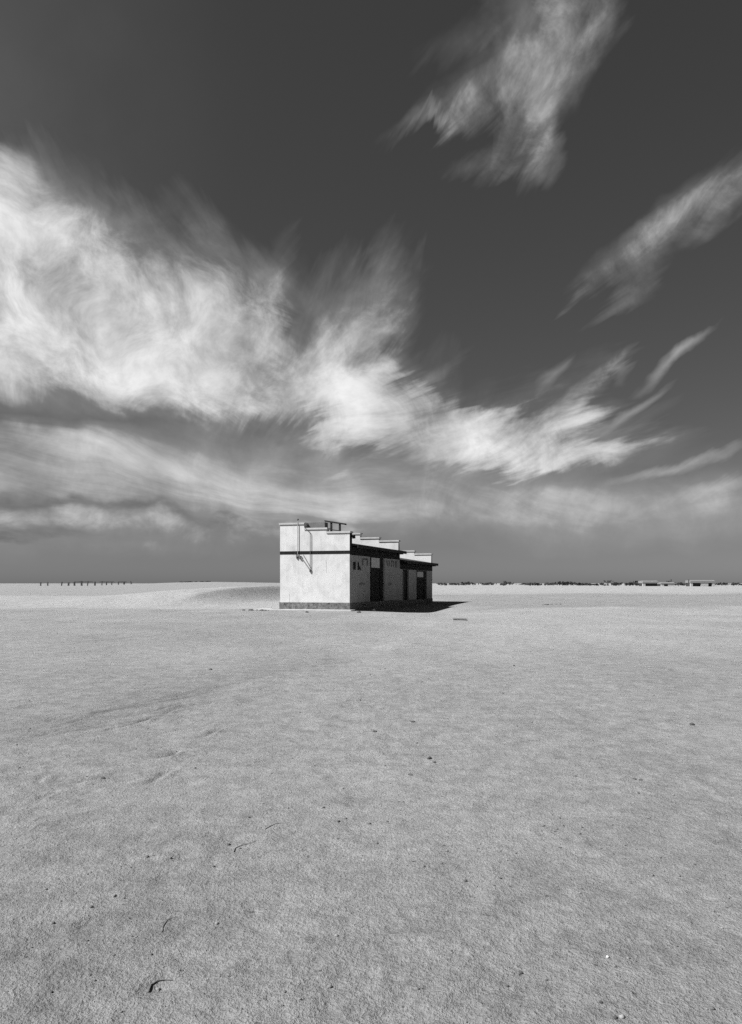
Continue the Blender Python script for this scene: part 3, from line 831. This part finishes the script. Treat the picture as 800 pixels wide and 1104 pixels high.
fluff = noise(nt, warp(p2, 14, .03, 2), 19.0, 6.0, 0.66, 0.25, '2D')
lump = noise(nt, warp(p2, 5, .06, 2), 6.0, 6, 0.6, 0.2, '2D')
def sat(x, k):     # 1 - exp(-k x)
    return math_n(nt, 'SUBTRACT', 1.0, math_n(nt, 'POWER', math.exp(-k), x))
def stretch01(x, lo, hi):
    return math_n(nt, 'DIVIDE', math_n(nt, 'SUBTRACT', x, lo), hi - lo, clamp=True)
def lerp(a, b, t):
    n = nt.nodes.new('ShaderNodeMix'); n.data_type = 'FLOAT'
    for i, x in ((0, t), (2, a), (3, b)):
        if isinstance(x, (int, float)): n.inputs[i].default_value = x
        else: nt.links.new(x, n.inputs[i])
    return n.outputs[0]
fl01 = stretch01(fluff, .32, .68); lm01 = stretch01(lump, .33, .67)
def group(lst, ang, stretch, scale, wf, erode, peak=1.0, seed=0.0, k=1.6, soft=.8, curve=.05, mm=.35, base=.25, p=1.3, feather=.16):
    """one family of clouds: soft masks torn by fibres that run at one angle"""
    a_ = math.radians(ang)
    fv = mapping(nt, mapping(nt, p2, (1, 1, 1), (seed * 1.7, .3, 0), (0, 0, -a_)), (1.0, 5.0, 1))
    pull = math_n(nt, 'MULTIPLY', math_n(nt, 'SUBTRACT', noise(nt, fv, 7.0, 4, .65, .3, '2D'), .5), feather)
    off = nt.nodes.new('ShaderNodeVectorMath'); off.operation = 'SCALE'; off.inputs[0].default_value = (math.cos(a_), math.sin(a_), 0); nt.links.new(pull, off.inputs['Scale'])
    pf = nt.nodes.new('ShaderNodeVectorMath'); nt.links.new(pw, pf.inputs[0]); nt.links.new(off.outputs[0], pf.inputs[1])
    mk = sat(blobs(lst, pf.outputs[0]), k)
    vec = warp(mapping(nt, p2, (1, 1, 1), (seed, 0, 0), (0, 0, -math.radians(ang))), 5.0, curve, 2)
    vec = mapping(nt, vec, (1.0, stretch, 1))
    fb = stretch01(noise(nt, vec, scale, 7, 0.62, 0.25, '2D'), .29, .71)
    soft_n = math_n(nt, 'MULTIPLY_ADD', fl01, .6, math_n(nt, 'MULTIPLY', lm01, .4))
    n = lerp(soft_n, fb, math_n(nt, 'MULTIPLY_ADD', lm01, wf * .7, wf * .55))
    d = smooth(math_n(nt, 'MULTIPLY_ADD', math_n(nt, 'SUBTRACT', n, 1.0), erode, mk), 0.0, soft)
    dm = math_n(nt, 'MULTIPLY', math_n(nt, 'POWER', mk, p), math_n(nt, 'MULTIPLY_ADD', n, 1.25 - base, base))
    return math_n(nt, 'MULTIPLY', lerp(d, dm, mm), peak, clamp=True)

LEFT = group([(40, 290, -45, 175, 112, 1.2), (130, 340, -32, 215, 104, 1.2), (235, 365, -35, 130, 88, .9), (80, 400, -8, 220, 54, .9), (0, 225, -55, 120, 66, .8),
              (258, 300, -42, 85, 50, .65), (205, 425, -8, 170, 40, .7), (-40, 330, -20, 150, 130, 1.0), (280, 360, -50, 60, 40, .4), (60, 220, -45, 110, 34, .4)], -27, 2.0, 4.6, .38, .92, .97, 0, 1.9, .84, .09, .22, .3, feather=0.055)
CEN = group([(358, 392, 50, 95, 64, 1.0), (398, 356, 62, 70, 30, .40), (335, 425, 75, 90, 58, .9), (360, 468, 55, 72, 38, .7), (290, 410, 0, 90, 46, .7),
             (412, 318, 78, 60, 20, .22), (255, 435, -10, 90, 34, .5), (298, 292, 60, 50, 24, .35), (400, 420, 40, 60, 40, .5)], 50, 2.0, 6.0, .5, .90, .97, 3.7, 1.9, .84, .11, .22, .3, feather=0.075)
MID = group([(415, 440, -18, 140, 48, 1.6), (455, 440, -5, 110, 40, 1.0), (400, 462, 10, 90, 26, .9), (505, 458, -8, 121.2, 43.2, 1.25), (570, 474, -2, 130.9, 37.8, 1.1), (645, 489, 8, 121.2, 19.8, .7), (555, 438, 20, 106.7, 30.6, .6), (450, 412, 34, 67.9, 12.6, .6),
             (612, 430, 33, 67.9, 13.5, .6), (590, 505, 10, 97.0, 23.4, .5), (395, 495, 25, 87.3, 18.0, .5), (470, 495, -10, 87.3, 27.0, .6), (500, 428, 15, 87.3, 23.4, .5), (385, 455, 40, 67.9, 27.0, .6)], 20, 4.2, 5.4, .68, .88, 1.0, 5.3, 1.9, .82, .08, .2, .1, feather=0.11)
WSP = group([(717, 398, 38, 55.8, 8.5, .9), (685, 441, 31, 48.6, 7.2, .7), (668, 405, 62, 23.4, 9.8, .6), (726, 505, 13, 81.0, 9.2, .9), (757, 530, 9, 63.0, 9.8, .6), (592, 405, 40, 23.4, 8.5, .45),
             (612, 428, 34, 54.0, 7.9, .6), (452, 410, 40, 45.0, 6.6, .6), (840, 500, 12, 63.0, 9.2, .6), (640, 470, 20, 108.0, 13.1, .4)], 33, 5.0, 6.0, .8, .6, .52, 9.3, 2.0, .95, .05, .85, .25, 1.5, feather=0.05)
TOP = group([(573.7, 29.0, 68, 119.2, 74.0, .8), (557.4, 89.0, 82, 86.7, 48.8, .9), (610.7, 76.0, 56, 115.6, 28.1, .8), (504.9, 114.0, 24, 86.7, 25.2, .6), (470.5, 132.0, 20, 65.0, 16.3, .35), (513.5, 46.0, 28, 93.9, 29.6, .32), (533.3, 164.0, 18, 72.2, 19.2, .6),
             (569.4, 149.0, 76, 60.7, 31.1, .8), (629.6, 4.0, 55, 93.9, 41.4, .5), (595.2, -66.0, 45, 137.3, 74.0, .7), (517.8, 89.0, 30, 93.9, 26.6, .5)], 42, 3.0, 4.6, .65, 1.0, .97, 11.3, 1.6, .95, .16, .5, .0, 1.4, feather=0.08)
TOPB = group([(604.0, 74.0, 60, 120.4, 35.2, .8), (554.0, 84.0, 75, 94.6, 27.2, 1.1), (568.0, 144.0, 75, 63.6, 20.8, .8), (558.0, 24.0, 70, 94.6, 35.2, .6), (478.0, 124.0, 24, 77.4, 12.8, .4)], 64, 3.8, 6.0, .75, .9, .80, 41.3, 1.6, .9, .10, .55, .0, 1.4, feather=0.1)
RGT = group([(709.0, 262.0, 33, 146.2, 33.0, .9), (759.0, 222.0, 38, 111.8, 35.6, .7), (674.0, 320.0, 22, 53.3, 18.5, .8), (646.0, 302.0, 38, 65.4, 15.8, .6), (792.0, 204.0, 38, 103.2, 30.4, .8), (864.0, 162.0, 35, 111.8, 37.0, .8), (704.0, 282.0, 30, 86.0, 14.5, .4)], 38, 3.4, 5.5, .62, 1.0, .80, 15.9, 1.6, .95, .12, .5, .0, 1.4, feather=0.1)
LOW = group([(90, 502, -4, 260.0, 44.7, 1.0), (270, 515, -8, 260.0, 41.3, .85), (440, 535, -5, 300.0, 37.8, .6), (640, 548, 1, 320.0, 37.8, .42), (-40, 492, 0, 220.0, 43.0, .9), (140, 522, -4, 240.0, 31.0, .7), (320, 548, -3, 260.0, 25.8, .5),
             (840, 545, 3, 230.0, 37.8, .35), (560, 528, 0, 180.0, 15.5, .3), (440, 508, -2, 160.0, 17.2, .45)], -7, 6.5, 4.2, .75, .92, .68, 20.2, 1.7, .95, .07, .3, .35, 1.1, feather=0.12)
LMP = group([(40, 556, -3, 120, 18, .9), (150, 555, -4, 190, 19, .9), (260, 567, -5, 170, 19, .8), (120, 576, 0, 220, 13, .6), (230, 584, 0, 180, 10, .4), (400, 574, 0, 180, 14, .4)], -5, 3.2, 14.0, .35, 1.1, .56, 23.1, 1.6, .9, .05, .2, .1, feather=0.06)
HAIR = group([(90, 215, -45, 120, 50, .7), (200, 270, -30, 120, 54, .8), (285, 300, -20, 70, 40, .5), (30, 185, -60, 80, 36, .5)], 120, 3.6, 6.0, .8, .8, .38, 31.0, 1.5, 1.0, .12, .8, .0, 1.3, feather=0.07)
HAIR2 = group([(412, 318, 80, 76.5, 34.0, .8), (380, 345, 60, 76.5, 39.1, .6), (345, 330, 60, 68.0, 37.4, .4), (450, 430, 60, 59.5, 37.4, .4)], 70, 3.4, 6.5, .8, .8, .5, 35.0, 1.5, 1.0, .12, .8, .0, 1.3, feather=0.06)
VEIL = group([(200, 455, -8, 420, 60, .45), (420, 530, -2, 700.0, 62.9, .9), (760, 550, 4, 420.0, 42.5, .6), (60, 560, 0, 300.0, 39.1, .5)], -3, 5.0, 2.4, .5, .4, .27, 27.0, 1.3, 1.1, .05, .8, .45, 1.2, feather=0.1)
DRK = group([(50, 543, -4, 130, 11, .9), (150, 546, -6, 150, 12, .9), (250, 562, -8, 120, 12, .8), (110, 568, -2, 200, 9, .8), (340, 574, -3, 160, 9, .5), (20, 574, 0, 120, 7, .6)], -6, 3.4, 12.0, .35, 1.0, .85, 51.0, 2.2, .7, .05, .1, .2, feather=.06)
THIN = smooth(blobs([(-160, 200, 60, 620, 520, 1.0)]), 0, 1, 0, .055)
def over(a, b):  # 1-(1-a)(1-b)
    return math_n(nt, 'SUBTRACT', 1.0, math_n(nt, 'MULTIPLY', math_n(nt, 'SUBTRACT', 1.0, a), math_n(nt, 'SUBTRACT', 1.0, b)))
dn = LEFT
for o_ in (CEN, MID, WSP, TOP, TOPB, RGT, LOW, HAIR, HAIR2, VEIL, THIN): dn = over(dn, o_)
CLOUD = 5.5
shade = stretch01(noise(nt, warp(p2, 8, .04, 2), 9.0, 5, .6, .2, '2D'), .3, .7)
cl = math_n(nt, 'MULTIPLY', math_n(nt, 'MULTIPLY_ADD', shade, .36, math_n(nt, 'MULTIPLY_ADD', fl01, .14, .58)), CLOUD)
mixn = nt.nodes.new('ShaderNodeMix'); mixn.data_type = 'FLOAT'
nt.links.new(dn, mixn.inputs[0]); nt.links.new(clear, mixn.inputs[2]); nt.links.new(cl, mixn.inputs[3])
cc = nt.nodes.new('ShaderNodeCombineColor')
fin = lerp(lerp(mixn.outputs[0], 0.42, DRK), cl, LMP)
for i in range(3): nt.links.new(fin, cc.inputs[i])
nt.links.new(cc.outputs[0], bg.inputs['Color']); bg.inputs['Strength'].default_value = BG_STRENGTH
world.cycles.sampling_method = 'MANUAL'; world.cycles.sample_map_resolution = 256

# ------------------------------------------------------------------ camera
cd = bpy.data.cameras.new('camera'); cam = bpy.data.objects.new('camera', cd); COL.objects.link(cam)
cam.location = (0, 0, EYE); cam.rotation_euler = (math.radians(90), 0, 0)
cd.sensor_fit = 'VERTICAL'; cd.sensor_height = 36; cd.lens = F_PX * 36 / 1104
cd.shift_y = (HY - 552) / 1104
cd.clip_start = .05; cd.clip_end = 150000
scene.camera = cam
scene.view_settings.view_transform = 'Standard'; scene.view_settings.look = 'None'
scene.view_settings.exposure = 0.8; scene.view_settings.gamma = 1.0; scene.view_settings.use_curve_mapping = False
scene.cycles.use_denoising = False; scene.cycles.use_adaptive_sampling = True; scene.cycles.adaptive_threshold = 0.015; scene.cycles.adaptive_min_samples = 12
scene.cycles.max_bounces = 4; scene.cycles.diffuse_bounces = 2; scene.cycles.glossy_bounces = 1
